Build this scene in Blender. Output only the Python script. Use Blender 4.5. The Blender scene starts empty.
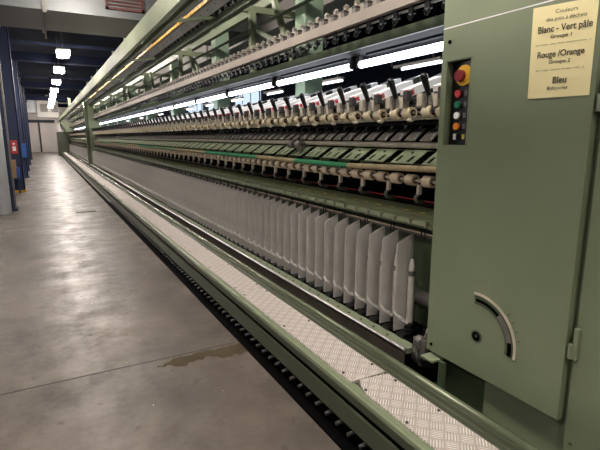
import bpy, bmesh, math, random
from mathutils import Vector, Matrix
random.seed(7)
S = 0.79            # design units -> metres
H = 1.6             # camera height in design units
C = bpy.context.scene.collection
PI = math.pi
sc = bpy.context.scene

# ------------------------------------------------------------------ materials
def lin(c):
    c = c / 255.0
    return c / 12.92 if c <= 0.04045 else ((c + 0.055) / 1.055) ** 2.4
def rgb(h):
    h = h.lstrip('#')
    return (lin(int(h[0:2], 16)), lin(int(h[2:4], 16)), lin(int(h[4:6], 16)), 1)
MATS = {}
def mat(name, col, rough=0.5, metal=0.0, var=0.12, scale=6.0, bump=0.0, bscale=60.0, emit=None, estr=0.0, spec=0.5, coat=0.0):
    m = bpy.data.materials.new(name); m.use_nodes = True
    nt = m.node_tree; b = nt.nodes['Principled BSDF']
    b.inputs['Roughness'].default_value = rough
    b.inputs['Metallic'].default_value = metal
    b.inputs['Specular IOR Level'].default_value = spec
    b.inputs['Coat Weight'].default_value = coat
    c = rgb(col)
    if var > 0:
        tc = nt.nodes.new('ShaderNodeTexCoord')
        n = nt.nodes.new('ShaderNodeTexNoise'); n.inputs['Scale'].default_value = scale; n.inputs['Detail'].default_value = 4
        r = nt.nodes.new('ShaderNodeValToRGB')
        r.color_ramp.elements[0].position = 0.3; r.color_ramp.elements[1].position = 0.7
        r.color_ramp.elements[0].color = tuple(x * (1 - var) for x in c[:3]) + (1,)
        r.color_ramp.elements[1].color = tuple(min(1, x * (1 + var)) for x in c[:3]) + (1,)
        nt.links.new(tc.outputs['Object'], n.inputs['Vector'])
        nt.links.new(n.outputs['Fac'], r.inputs['Fac']); nt.links.new(r.outputs['Color'], b.inputs['Base Color'])
        if bump > 0:
            n2 = nt.nodes.new('ShaderNodeTexNoise'); n2.inputs['Scale'].default_value = bscale
            bp = nt.nodes.new('ShaderNodeBump'); bp.inputs['Strength'].default_value = bump; bp.inputs['Distance'].default_value = 0.004
            nt.links.new(tc.outputs['Object'], n2.inputs['Vector'])
            nt.links.new(n2.outputs['Fac'], bp.inputs['Height']); nt.links.new(bp.outputs['Normal'], b.inputs['Normal'])
    else:
        b.inputs['Base Color'].default_value = c
    if emit:
        b.inputs['Emission Color'].default_value = rgb(emit); b.inputs['Emission Strength'].default_value = estr
    MATS[name] = m
    return m
GREEN = mat('green_enamel', '#7c866a', 0.42, 0, 0.06, 3, 0.08, 220)
GREENR = mat('green_enamel_worn_glossy', '#646c55', 0.2, 0.4, 0.12, 5)
GREENK = mat('green_lip_enamel', '#7c866a', 0.25, 0.1, 0.1, 4)
GREENC = mat('pale_green_cover_enamel', '#97a384', 0.38, 0.1, 0.1, 6)
GREENS = mat('olive_step_enamel', '#494f3e', 0.3, 0.1, 0.1, 4)
GREENT = mat('olive_rail_enamel', '#6a7053', 0.34, 0, 0.1, 5)
GREENL = mat('light_green_enamel', '#7f886e', 0.4, 0, 0.1, 4)
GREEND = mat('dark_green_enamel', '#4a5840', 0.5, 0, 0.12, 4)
GREENW = mat('whitish_green_enamel', '#98a286', 0.45, 0, 0.1, 3)
GREENP = mat('pale_green_column_paint', '#9db79d', 0.5, 0, 0.08, 2)
ALU = mat('aluminium', '#b9b3ac', 0.38, 0.75, 0.08, 12)
STEEL = mat('bright_steel', '#c4c2bd', 0.28, 0.9, 0.08, 14)
BROWNST = mat('brown_steel', '#6d655b', 0.33, 0.6, 0.2, 6)  # brown metal with uneven tone
PLATE = mat('grey_separator_sheet', '#bfbbb5', 0.48, 0.1, 0.1, 7)
GALV = mat('galvanised_sheet', '#c2c6c8', 0.4, 0.5, 0.16, 2.5, 0.05, 20)
DGREY = mat('dark_grey_metal', '#3e3d3c', 0.5, 0.3, 0.2, 10)
MGREY = mat('mid_grey_metal', '#77736d', 0.45, 0.4, 0.2, 10)
FING = mat('grey_guide_plastic', '#b0a99d', 0.4, 0, 0.1, 20)
BLACK = mat('flat_black', '#050505', 0.9, 0, 0.2, 20, spec=0.05)  # matte black, also drawn as shade under the step
BLKP = mat('black_plastic', '#08090a', 0.32, 0, 0.1, 20)
PINB = mat('black_oily_metal', '#0c0b09', 0.7, 0.0, 0.2, 20, spec=0.1)
CREAM = mat('cream_rubber_roller', '#cbbf9f', 0.5, 0, 0.1, 18)
PINKR = mat('pinkish_rubber_roller', '#c8b69c', 0.5, 0, 0.12, 18)
WHITE = mat('white_plastic', '#f0f0f0', 0.35, 0, 0.05, 10)
LGREY = mat('light_grey_casting', '#c4bcaa', 0.38, 0.1, 0.15, 14)
REDP = mat('red_plastic', '#c03a40', 0.4, 0, 0.05, 10)
REDD = mat('dark_red_plastic', '#7c1c28', 0.35, 0, 0.05, 10)
DKRED = mat('dark_red_hub', '#4a2622', 0.5, 0, 0.1, 10)
YELLOW = mat('yellow_plastic', '#d9a72c', 0.4, 0, 0.05, 10)
YMARK = mat('yellow_mark_paint', '#c9b84a', 0.5, 0, 0.05, 10)
ORANGE = mat('orange_plastic', '#e08325', 0.35, 0, 0.05, 10)
GREENB = mat('dark_green_button', '#1f6a50', 0.35, 0, 0.05, 10)
TUBEG = mat('emerald_green_flock', '#3f9a68', 0.75, 0, 0.18, 30)
TUBEB = mat('beige_flock', '#b3a37d', 0.75, 0, 0.2, 25)
TUBEL = mat('light_green_flock', '#86b884', 0.75, 0, 0.18, 25)
BEAMB = mat('beige_grey_rail', '#958b80', 0.5, 0.05, 0.08, 5)
PEGW = mat('pale_peg_cap', '#c9c4bb', 0.4, 0.2, 0.08, 20)
NAVY = mat('navy_paint', '#1c2c4c', 0.5, 0, 0.12, 2)
NAVYD = mat('dark_navy_ceiling_paint', '#0a1122', 0.9, 0, 0.15, 1.5, spec=0.05)
NBEAM = mat('grey_navy_beam_paint', '#1a2032', 0.8, 0, 0.15, 2, spec=0.1)
WALLP = mat('pale_pinkish_wall_paint', '#dcd4ce', 0.7, 0, 0.06, 1)
WALLD = mat('dark_wall_paint', '#3a3c44', 0.8, 0, 0.12, 1)
OFFW = mat('off_white_sheet', '#c7c3bd', 0.5, 0, 0.06, 1.5)
DUCT = mat('dull_galvanised_duct', '#757879', 0.45, 0.6, 0.14, 1.2, 0.05, 15)
CANO = mat('dull_grey_canopy', '#151418', 0.8, 0, 0.1, 4)
RUST = mat('rusty_red_grille', '#5e322d', 0.6, 0, 0.2, 8)
PAPER = mat('yellowed_paper', '#f4e8b0', 0.6, 0, 0.03, 3)
INK = mat('dark_grey_ink', '#4b4638', 0.7, 0, 0)
CARD = mat('cardboard', '#9c7a52', 0.8, 0, 0.1, 6)
BLUE = mat('blue_plastic', '#2d55a0', 0.4, 0, 0.08, 6)
DUST = mat('white_lint', '#c9c2b8', 0.9, 0, 0.1, 30)
PINK = mat('red_yarn', '#b02a35', 0.8, 0, 0)
YARN = mat('white_yarn', '#d8d4cc', 0.8, 0, 0)
PAPT = mat('grey_white_bobbin_tube', '#d0cbc2', 0.5, 0, 0.1, 20)
TUBEE = mat('fluorescent_tube', '#ffffff', 0.3, 0, 0, emit='#eef4ff', estr=4.5)
TUBER = mat('dim_fluorescent_tube', '#ffffff', 0.3, 0, 0, emit='#eef4ff', estr=3.0)
LAMPN = mat('near_lamp_diffuser', '#ffffff', 0.3, 0, 0, emit='#fff4ea', estr=52.0)
LAMPW = mat('added_lamp_diffuser', '#ffffff', 0.3, 0, 0, emit='#fff4ea', estr=34.0)
LAMPE = mat('ceiling_lamp_diffuser', '#ffffff', 0.3, 0, 0, emit='#fff4ea', estr=74.0)
WINE = mat('daylit_frosted_window', '#d5e2ee', 0.3, 0, 0, emit='#c4d8ea', estr=0.75)

def concrete():
    m = bpy.data.materials.new('worn_concrete'); m.use_nodes = True
    nt = m.node_tree; b = nt.nodes['Principled BSDF']; N = nt.nodes.new; L = nt.links.new
    tc = N('ShaderNodeTexCoord')
    def noise(sc_, det, ro):
        n = N('ShaderNodeTexNoise'); n.inputs['Scale'].default_value = sc_; n.inputs['Detail'].default_value = det; n.inputs['Roughness'].default_value = ro
        L(tc.outputs['Object'], n.inputs['Vector']); return n.outputs['Fac']
    def ramp(f, p0, c0, p1, c1):
        r = N('ShaderNodeValToRGB'); e = r.color_ramp.elements
        e[0].position = p0; e[0].color = c0; e[1].position = p1; e[1].color = c1
        L(f, r.inputs['Fac']); return r.outputs['Color']
    def mul(a, c, f):
        x = N('ShaderNodeMixRGB'); x.blend_type = 'MULTIPLY'; x.inputs['Fac'].default_value = f
        L(a, x.inputs['Color1']); L(c, x.inputs['Color2']); return x.outputs['Color']
    big = noise(0.9, 6, 0.6); mid = noise(3.5, 8, 0.7); fine = noise(22, 6, 0.7); grit = noise(90, 3, 0.6); spot = noise(11, 2, 0.4)
    c = ramp(big, 0.35, rgb('#564f48'), 0.66, rgb('#7d736a'))
    c = mul(c, ramp(mid, 0.34, (0.6, 0.58, 0.56, 1), 0.6, (1, 1, 1, 1)), 0.7)
    c = mul(c, ramp(fine, 0.3, (0.75, 0.73, 0.7, 1), 0.55, (1, 1, 1, 1)), 0.5)
    c = mul(c, ramp(spot, 0.27, (0.45, 0.42, 0.4, 1), 0.31, (1, 1, 1, 1)), 0.5)
    L(c, b.inputs['Base Color'])
    rr = N('ShaderNodeMapRange'); rr.inputs['From Min'].default_value = 0.35; rr.inputs['From Max'].default_value = 0.62
    rr.inputs['To Min'].default_value = 0.56; rr.inputs['To Max'].default_value = 0.31
    L(mid, rr.inputs['Value']); L(rr.outputs['Result'], b.inputs['Roughness'])
    b.inputs['Specular IOR Level'].default_value = 0.34
    ad = N('ShaderNodeMath'); ad.operation = 'MULTIPLY_ADD'; ad.inputs[1].default_value = 0.12
    ad2 = N('ShaderNodeMath'); ad2.operation = 'MULTIPLY_ADD'; ad2.inputs[1].default_value = 0.35
    L(grit, ad.inputs[0]); L(mid, ad.inputs[2]); L(fine, ad2.inputs[0]); L(ad.outputs[0], ad2.inputs[2])
    bp = N('ShaderNodeBump'); bp.inputs['Strength'].default_value = 0.35; bp.inputs['Distance'].default_value = 0.008
    L(ad2.outputs[0], bp.inputs['Height']); L(bp.outputs['Normal'], b.inputs['Normal'])
    return m
CONC = concrete()
WET = mat('wet_concrete', '#544a3a', 0.2, 0, 0.2, 10, 0.05, 30)

def treadmat():
    # five-bar tread: square cells with alternating bar direction
    m = bpy.data.materials.new('five_bar_tread_aluminium'); m.use_nodes = True
    nt = m.node_tree; b = nt.nodes['Principled BSDF']; N = nt.nodes.new; L = nt.links.new
    b.inputs['Base Color'].default_value = rgb('#c9bdb6'); b.inputs['Metallic'].default_value = 0.2; b.inputs['Roughness'].default_value = 0.38
    tc = N('ShaderNodeTexCoord'); sp = N('ShaderNodeSeparateXYZ'); L(tc.outputs['Object'], sp.inputs[0])
    def M(op, a, c=None, d=None):
        n = N('ShaderNodeMath'); n.operation = op
        for i, v in enumerate((a, c, d)):
            if v is None: continue
            if isinstance(v, (int, float)): n.inputs[i].default_value = v
            else: L(v, n.inputs[i])
        return n.outputs[0]
    k = 1 / (0.064 * S)
    k2 = k
    u0 = M('MULTIPLY', sp.outputs[0], k2); v0 = M('MULTIPLY', sp.outputs[1], k2)
    u = M('MULTIPLY', M('ADD', u0, v0), 0.7071); v = M('MULTIPLY', M('SUBTRACT', u0, v0), 0.7071)
    fu = M('FRACT', u); fv = M('FRACT', v)
    par = M('GREATER_THAN', M('FRACT', M('MULTIPLY', M('ADD', M('FLOOR', u), M('FLOOR', v)), 0.5)), 0.25)
    cu = M('SUBTRACT', fu, 0.5); cv = M('SUBTRACT', fv, 0.5)
    # along / across by parity
    ip = M('SUBTRACT', 1.0, par)
    al = M('ADD', M('MULTIPLY', cu, par), M('MULTIPLY', cv, ip))
    ac = M('ADD', M('MULTIPLY', cv, par), M('MULTIPLY', cu, ip))
    bars = M('COSINE', M('MULTIPLY', ac, 2 * PI * 5))
    env = M('SUBTRACT', 1.0, M('POWER', M('MULTIPLY', M('ABSOLUTE', al), 2.1), 4.0))
    env2 = M('SUBTRACT', 1.0, M('POWER', M('MULTIPLY', M('ABSOLUTE', ac), 2.1), 6.0))
    hgt = M('MULTIPLY', M('MULTIPLY', M('MAXIMUM', env, 0.0), M('MAXIMUM', env2, 0.0)), M('MAXIMUM', bars, 0.0))
    bp = N('ShaderNodeBump'); bp.inputs['Strength'].default_value = 0.9; bp.inputs['Distance'].default_value = 0.003
    L(hgt, bp.inputs['Height']); L(bp.outputs['Normal'], b.inputs['Normal'])
    # highlights painted in: bar tops near white, valleys duller
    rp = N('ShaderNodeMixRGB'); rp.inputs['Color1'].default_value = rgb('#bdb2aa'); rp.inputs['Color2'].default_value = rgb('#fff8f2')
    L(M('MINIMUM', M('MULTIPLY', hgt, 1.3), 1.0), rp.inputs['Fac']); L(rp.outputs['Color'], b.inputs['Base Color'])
    return m
TREAD = treadmat()

# ------------------------------------------------------------------ mesh builder
class MB:
    def __init__(s): s.v = []; s.f = []; s.mi = []; s.sm = []; s.mats = []
    def _m(s, m):
        if m not in s.mats: s.mats.append(m)
        return s.mats.index(m)
    def add(s, vs, fs, m, smooth=False):
        o = len(s.v); s.v += [tuple(v) for v in vs]; k = s._m(m)
        for f in fs:
            s.f.append([i + o for i in f]); s.mi.append(k); s.sm.append(smooth)
        return s
    def box(s, x0, x1, y0, y1, z0, z1, m, bev=0.0):
        if bev <= 0:
            v = [(x, y, z) for x in (x0, x1) for y in (y0, y1) for z in (z0, z1)]
            f = [(0, 1, 3, 2), (4, 6, 7, 5), (0, 4, 5, 1), (2, 3, 7, 6), (0, 2, 6, 4), (1, 5, 7, 3)]
            return s.add(v, f, m)
        bm = bmesh.new(); bmesh.ops.create_cube(bm, size=1)
        for q in bm.verts:
            q.co = Vector(((x0 + x1) / 2 + q.co.x * (x1 - x0), (y0 + y1) / 2 + q.co.y * (y1 - y0), (z0 + z1) / 2 + q.co.z * (z1 - z0)))
        bmesh.ops.bevel(bm, geom=list(bm.edges), offset=bev, segments=2, affect='EDGES', profile=0.6)
        bm.verts.ensure_lookup_table(); bm.verts.index_update()
        s.add([q.co[:] for q in bm.verts], [[q.index for q in f.verts] for f in bm.faces], m); bm.free(); return s
    def extrude_y(s, prof, y0, y1, m, closed=True, smooth=False):
        n = len(prof)
        v = [(p[0], y0, p[1]) for p in prof] + [(p[0], y1, p[1]) for p in prof]
        f = [(i, (i + 1) % n, (i + 1) % n + n, i + n) for i in range(n if closed else n - 1)]
        s.add(v, f, m, smooth)
        if closed:
            s.add(v, [list(range(n))[::-1], [i + n for i in range(n)]], m)
        return s
    def tube(s, a, b, r, m, n=10, r2=None, caps=True, capm=None):
        a = Vector(a); b = Vector(b); d = (b - a).normalized()
        t = Vector((0, 0, 1)) if abs(d.z) < 0.9 else Vector((1, 0, 0))
        u = d.cross(t).normalized(); w = d.cross(u); r2 = r if r2 is None else r2
        v = []
        for p, q in ((a, r), (b, r2)):
            for i in range(n):
                an = 2 * PI * i / n; v.append(p + (u * math.cos(an) + w * math.sin(an)) * q)
        s.add(v, [(i, (i + 1) % n, (i + 1) % n + n, i + n) for i in range(n)], m, True)
        if caps: s.add(v, [list(range(n))[::-1], [i + n for i in range(n)]], capm or m)
        return s
    def path(s, pts, r, m, n=8):
        for i in range(len(pts) - 1):
            s.tube(pts[i], pts[i + 1], r, m, n)
        return s
    def bar(s, a, b, w, h, m):
        a = Vector(a); b = Vector(b); d = (b - a).normalized()
        t = Vector((0, 0, 1)) if abs(d.z) < 0.95 else Vector((1, 0, 0))
        u = d.cross(t).normalized() * w / 2; q = u.cross(d).normalized() * h / 2
        v = [p + u * i + q * j for p in (a, b) for i, j in ((-1, -1), (1, -1), (1, 1), (-1, 1))]
        return s.add(v, [(0, 1, 2, 3), (7, 6, 5, 4), (0, 4, 5, 1), (1, 5, 6, 2), (2, 6, 7, 3), (3, 7, 4, 0)], m)
    def sphere(s, c, r, m, n=10, k=6, sc=(1, 1, 1)):
        v = []; f = []
        for j in range(k + 1):
            p = PI * j / k
            for i in range(n):
                a = 2 * PI * i / n
                v.append((c[0] + r * sc[0] * math.sin(p) * math.cos(a), c[1] + r * sc[1] * math.sin(p) * math.sin(a), c[2] + r * sc[2] * math.cos(p)))
        for j in range(k):
            for i in range(n): f.append((j * n + i, j * n + (i + 1) % n, (j + 1) * n + (i + 1) % n, (j + 1) * n + i))
        return s.add(v, f, m, True)
    def holed(s, fn, us, vs, solid, m, th):
        """plate over a grid: fn(u,v,w) -> xyz, cells with solid(i,j) true are solid, w = 0 front .. th back"""
        nu, nv = len(us) - 1, len(vs) - 1
        for i in range(nu):
            for j in range(nv):
                if not solid(i, j): continue
                p = [fn(us[a], vs[b], w) for w in (0, th) for a, b in ((i, j), (i + 1, j), (i + 1, j + 1), (i, j + 1))]
                f = [(0, 1, 2, 3), (7, 6, 5, 4)]
                if j == 0 or not solid(i, j - 1): f.append((0, 4, 5, 1))
                if i == nu - 1 or not solid(i + 1, j): f.append((1, 5, 6, 2))
                if j == nv - 1 or not solid(i, j + 1): f.append((2, 6, 7, 3))
                if i == 0 or not solid(i - 1, j): f.append((3, 7, 4, 0))
                s.add(p, f, m)
        return s
    def mesh(s, name, org=(0, 0, 0)):
        me = bpy.data.meshes.new(name)
        me.from_pydata([((x - org[0]) * S, (y - org[1]) * S, (z - org[2]) * S) for x, y, z in s.v], [], s.f)
        for m in s.mats: me.materials.append(m)
        me.polygons.foreach_set('material_index', s.mi); me.polygons.foreach_set('use_smooth', s.sm)
        bm = bmesh.new(); bm.from_mesh(me); bmesh.ops.recalc_face_normals(bm, faces=list(bm.faces)); bm.to_mesh(me); bm.free()
        me.update(); return me
    def build(s, name, parent=None, org=None):
        """parts are placed relative to the parent's own design-space origin"""
        po = parent['_o'] if parent is not None else None
        if org is None: org = tuple(po) if po is not None else (0, 0, 0)
        o = bpy.data.objects.new(name, s.mesh(name, org)); C.objects.link(o)
        ORG[o.name] = tuple(org)
        if parent is not None:
            o.parent = parent; o.location = [(a - b) * S for a, b in zip(org, po)]
        else:
            o.location = [a * S for a in org]
        o['_o'] = tuple(org)
        return o
ORG = {}
def tag(o, label=None, cat=None, group=None, kind=None):
    if label: o['label'] = label
    if cat: o['category'] = cat
    if group: o['group'] = group
    if kind: o['kind'] = kind
    return o
def thing(name, org, label, cat, group=None):
    o = bpy.data.objects.new(name, None); C.objects.link(o)
    o.location = [a * S for a in org]; o['_o'] = tuple(org); o.empty_display_size = 0.05
    return tag(o, label, cat, group)
def cp(o, parent=None):
    c = o.copy(); C.objects.link(c)
    if parent is not None: c.parent = parent
    return c
def cp_tree(o, dy, label=None, group=None):
    c = cp(o); c.location = o.location + Vector((0, dy * S, 0))
    if label: c['label'] = label
    if group: c['group'] = group
    for ch in o.children:
        d = cp(ch, c)
        for g in ch.children: cp(g, d)
    return c
ORDN = ['nearest', 'second', 'third', 'fourth', 'fifth', 'sixth', 'seventh', 'eighth', 'ninth', 'tenth', 'eleventh', 'twelfth']
def structure(o): return tag(o, kind='structure')

Y0, Y1 = 1.98, 45.0      # extent of the spinning length
# ================================================================== ROOM
structure(MB().box(-4, 12, -5, 58, -0.1, 0, CONC).build('floor'))
structure(MB().box(-4, 12, -5, 58, 5.2, 5.3, NAVYD).build('ceiling'))
structure(MB().box(-4.1, -4, -5, 58, 0, 5.2, NAVY).build('wall_left'))
structure(MB().box(12, 12.1, -5, 58, 0, 5.2, NAVY).build('wall_right'))
structure(MB().box(-4, 12, -5.1, -5, 0, 5.2, WALLD).build('wall_back'))
structure(MB().box(-4, 12, 57, 57.1, 0, 5.2, WALLP).build('wall_far'))
# ceiling beams across the aisle
k = 1
for y, z, h in ((5.5, 4.5, .3), (13.0, 4.4, .22), (20.0, 4.28, .3), (30.5, 4.28, .3), (40.5, 4.28, .3), (49, 4.28, .3)):
    structure(MB().box(-4, 12, y, y + .35, z, z + h, NBEAM).build('trim_%d' % k)); k += 1
for y in (16.5, 25.5, 35.5):
    structure(MB().box(-4, 12, y, y + .08, 4.3, 4.38, NBEAM).build('trim_%d' % k)); k += 1
structure(MB().box(-1.0, -0.92, 13, 57, 4.42, 4.5, NBEAM).build('trim_%d' % k)); k += 1
# floor joint (thin saw-cut filler strip) and drain cover
j = MB()
for y, w in ((3.235, .012), (9.5, .012), (16.0, .012)):
    j.box(-4, 1.2, y, y + w, 0.0, 0.0015, DGREY)
structure(j.build('trim_%d' % k)); k += 1
# windows high on the right wall
for n, (y, z0, z1) in enumerate(((27, 2.4, 4.4), (33, 2.4, 4.4), (39, 2.4, 4.4), (45, 2.4, 4.4))):
    w = MB().box(11.94, 12.0, y, y + 4.2, z0, z1, WINE)
    for q in range(4):
        w.box(11.9, 11.95, y + 1.4 * q - .04, y + 1.4 * q + .04, z0, z1, OFFW)
    for zz in (z0, (z0 + z1) / 2, z1): w.box(11.9, 11.95, y - .04, y + 4.24, zz - .04, zz + .04, OFFW)
    structure(w.build('window_%d' % (n + 1)))
# door panel in the far wall
dd = MB().box(-1.9, 0.95, 56.92, 56.99, 0, 3.05, WALLP).build('door_1'); structure(dd)
MB().box(-1.9, 1.2, 56.85, 56.95, 3.05, 3.35, WALLD).build('trim_%d' % k)
structure(bpy.data.objects['trim_%d' % k]); k += 1

# drain cover
g = thing('floor_grate', (.67, 11.0, 0), 'small dark rectangular metal grate set in the aisle floor', 'floor grate')
b = MB(); b.box(.48, .87, 10.85, 11.15, 0, .006, DGREY)
for i in range(9): b.box(.50 + i * .041, .515 + i * .041, 10.88, 11.12, .006, .012, MGREY)
b.build('grate_plate', g)
# stain
def blob(pts, z, m):
    v = [(x, y, z) for x, y in pts]; n = len(v)
    cx = sum(p[0] for p in pts) / n; cy = sum(p[1] for p in pts) / n
    b = MB(); b.add(v + [(cx, cy, z)], [(i, (i + 1) % n, n) for i in range(n)], m); return b
rs = random.Random(3)
pb = MB()
NS = 80
xs = [.56 + i * (1.215 - .56) / NS for i in range(NS + 1)]
def sm_(x, k): return math.sin(x * 17 + k) * .5 + math.sin(x * 41 + 2 * k) * .3 + math.sin(x * 93 + k) * .2
top = [3.215 - .03 * abs(sm_(x, .3)) - .10 * max(0, 1 - (x - .56) / .14) for x in xs]
bot = [3.10 - .015 - .05 * sm_(x, 1.7) + .02 * max(0, 1 - (x - .56) / .2) - .03 * (x > .95) for x in xs]
v = [(x, max(t, b_ + .02), .002) for x, t, b_ in zip(xs, top, bot)] + [(x, b_, .002) for x, b_ in zip(xs, bot)]
pb.add(v, [(i, i + 1, i + NS + 2, i + NS + 1) for i in range(NS)], WET)
tag(pb.build('water_stain'), 'dark wet stain along the floor joint beside the machine', 'stain', kind='stuff')
# lint specks
lb = MB()
for i in range(60):
    x = rs.uniform(-1.2, 1.15); y = rs.uniform(1.6, 12); r = rs.uniform(.003, .008)
    lb.sphere((x, y, r * .4), r, DUST, 5, 3, (1, 1, .5))
tag(lb.build('lint_specks'), 'tiny white lint specks scattered over the concrete floor', 'lint', kind='stuff')

# overhead duct crossing the aisle
d = thing('ventilation_duct', (0, 9.6, 3.6), 'large galvanised air duct crossing overhead above the aisle', 'air duct')
b = MB(); b.extrude_y([(0, 0)] * 0 or [(-4, 3.6), (3.9, 3.6), (3.9, 5.0), (-4, 5.0)], 8.9, 10.55, DUCT); b.build('duct_body', d)
b = MB(); b.box(.17, .23, 8.84, 10.6, 3.55, 5.05, MGREY); b.build('flange', d)
b = MB(); b.box(3.7, 3.76, 8.84, 10.6, 3.55, 5.05, MGREY); b.build('flange', d)
b = MB(); b.box(-1.6, -.5, 8.86, 10.48, 3.56, 3.61, DUCT); b.build('seam_plate', d)
b = MB(); b.tube((.2, 9.7, 3.3), (.2, 9.7, 3.6), .012, MGREY); b.build('hanger_rod', d)
v_ = thing('wall_grille', (1.42, 8.85, 3.75), 'rusty red slatted grille on the front of the overhead duct', 'vent grille')
b = MB(); b.box(1.12, 1.75, 8.86, 8.9, 3.72, 3.76, RUST); b.box(1.12, 1.16, 8.86, 8.9, 3.72, 4.3, RUST); b.box(1.71, 1.75, 8.86, 8.9, 3.72, 4.3, RUST); b.build('frame', v_)
for i in range(9):
    MB().box(1.16, 1.71, 8.865, 8.9, 3.79 + i * .055, 3.815 + i * .055, RUST).build('slat', v_)

# hanging aisle lamps
LY = [-3.6, -1.0, 1.6, 4.3, 7.3, 11.6, 15.97, 19.9, 24.2, 28.4, 32.0, 35.6, 39.2, 43.5, 50.0, 54.0]  # the far end of the row is added to light the far wall
proto = None
def lamp_label(i):
    q = i - 6
    if q < 0: return None
    if q > 6: return 'lit lamp added near the air unit to brighten the far wall'
    return ['nearest visible lit lamp hanging over the aisle beyond the duct', 'second lit aisle lamp beyond the overhead duct', 'third lit aisle lamp beyond the overhead duct',
            'fourth lit aisle lamp beyond the overhead duct', 'fifth lit aisle lamp beyond the overhead duct', 'sixth lit aisle lamp beyond the overhead duct', 'seventh lit aisle lamp beyond the overhead duct'][q]
for i, y in enumerate(LY):
    if proto is None:
        proto = thing('ceiling_lamp', (.74, y, 4.0), 'x', 'ceiling lamp', 'lamps hanging over the aisle')
        b = MB(); b.box(.56, .92, y - .34, y + .34, 4.07, 4.12, OFFW); b.build('housing', proto)
        b = MB(); b.box(.58, .90, y - .32, y + .32, 3.93, 4.07, LAMPE, .03); b.build('diffuser', proto)
        b = MB(); b.tube((.74, y, 4.12), (.74, y, 5.2), .01, MGREY); b.build('hanger_rod', proto)
        o = proto
    else:
        o = cp_tree(proto, y - LY[0])
        for ch in o.children:
            if ch.name.startswith('diffuser'): ch.material_slots[0].link = 'OBJECT'; ch.material_slots[0].material = LAMPE
    if i < 5:
        for ch in o.children:
            if ch.name.startswith('diffuser'): ch.material_slots[0].link = 'OBJECT'; ch.material_slots[0].material = LAMPN
    o['label'] = lamp_label(i) or 'lit aisle lamp nearer than the overhead duct, above the picture'

# unseen lamp row added at left to light the machine front
for i in range(10):
    o = cp_tree(proto, -2.0 + 3.9 * i - LY[0]); o.location.x = -2.9 * S
    for ch in o.children:
        if ch.name.startswith('diffuser'): ch.material_slots[0].link = 'OBJECT'; ch.material_slots[0].material = LAMPW
    o['label'] = 'lit lamp added out of view at left to light the machine front'; o['group'] = 'lamps added out of view at left'
# left side: pipe, navy columns, sign, boxes
p = thing('silver_pipe', (-.87, 11.45, 0), 'thick silver vertical duct pipe in front of the nearest navy column', 'pipe')
b = MB(); b.tube((-.87, 11.45, 0), (-.87, 11.45, 5.2), .145, GALV, 20); b.build('pipe_body', p)
for z in (.55, 1.75, 2.7):
    MB().tube((-.87, 11.45, z), (-.87, 11.45, z + .03), .152, GALV, 20).build('collar', p)
for i, (x0, x1, y0, y1, lab) in enumerate(((-1.25, -.66, 11.75, 12.1, 'navy blue steel column directly behind the silver pipe'),
      (-1.1, -.61, 15.8, 16.4, 'navy blue column with the red sign beside it, second along the aisle'),
      (-1.15, -.66, 21.2, 21.8, 'third navy blue column along the left of the aisle'),
      (-1.2, -.72, 25.6, 26.2, 'fourth navy blue column along the left of the aisle'),
      (-1.25, -.77, 31.0, 31.6, 'fifth navy blue column along the left of the aisle'),
      (-1.3, -.82, 38.0, 38.6, 'farthest navy blue column along the left of the aisle'))):
    c = thing('steel_column', ((x0 + x1) / 2, (y0 + y1) / 2, 0), lab, 'column', 'navy columns left of the aisle')
    b = MB(); b.box(x0, x1, y0, y1, 0, 5.2, NAVY, .01); b.build('shaft', c)
    b = MB(); b.box(x1 - .02, x1 + .012, y0 - .012, y0 + .03, 0, 5.2, MGREY if i == 0 else NBEAM); b.build('edge_strip', c)
    b = MB(); b.box(x0 - .03, x1 + .03, y0 - .03, y1 + .03, 0, .06, YELLOW if i == 1 else NAVY); b.build('base_band', c)
s = thing('safety_sign', (-.78, 15.7, 1.1), 'small red and white safety sign on the second navy column', 'sign')
b = MB(); b.box(-.84, -.68, 15.74, 15.79, 1.12, 1.5, REDP); b.build('board', s)
b = MB(); b.box(-.80, -.72, 15.725, 15.745, 1.2, 1.33, WHITE); b.tube((-.76, 15.73, 1.4), (-.76, 15.74, 1.4), .03, WHITE); b.build('symbol', s)
tag(MB().box(-1.02, -.755, 15.30, 15.7, .45, .95, CARD).build('cardboard_box'), 'brown cardboard box on a stand by the second navy column', 'box')
st = thing('stand', (-.86, 15.5, 0), 'low dark stand carrying the cardboard box', 'stand')
b = MB(); b.box(-1.02, -.7, 15.3, 15.7, .40, .45, NAVY); b.build('stand_top', st)
for xx in (-1.0, -.74):
    for yy in (15.32, 15.66): MB().box(xx, xx + .03, yy, yy + .03, 0, .40, NAVY).build('leg', st)
tag(MB().box(-.75, -.68, 15.32, 15.5, .45, .75, BLUE, .01).build('blue_crate'), 'small blue plastic crate on the stand beside the cardboard box', 'crate')
bb = thing('blue_box', (-.70, 21.1, .8), 'blue box mounted on the third navy column', 'box')
MB().box(-.84, -.62, 21.0, 21.2, .8, 1.3, BLUE, .02).build('box_body', bb); MB().box(-.85, -.61, 20.98, 21.2, 1.3, 1.34, BLUE, .01).build('lid', bb)

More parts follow.
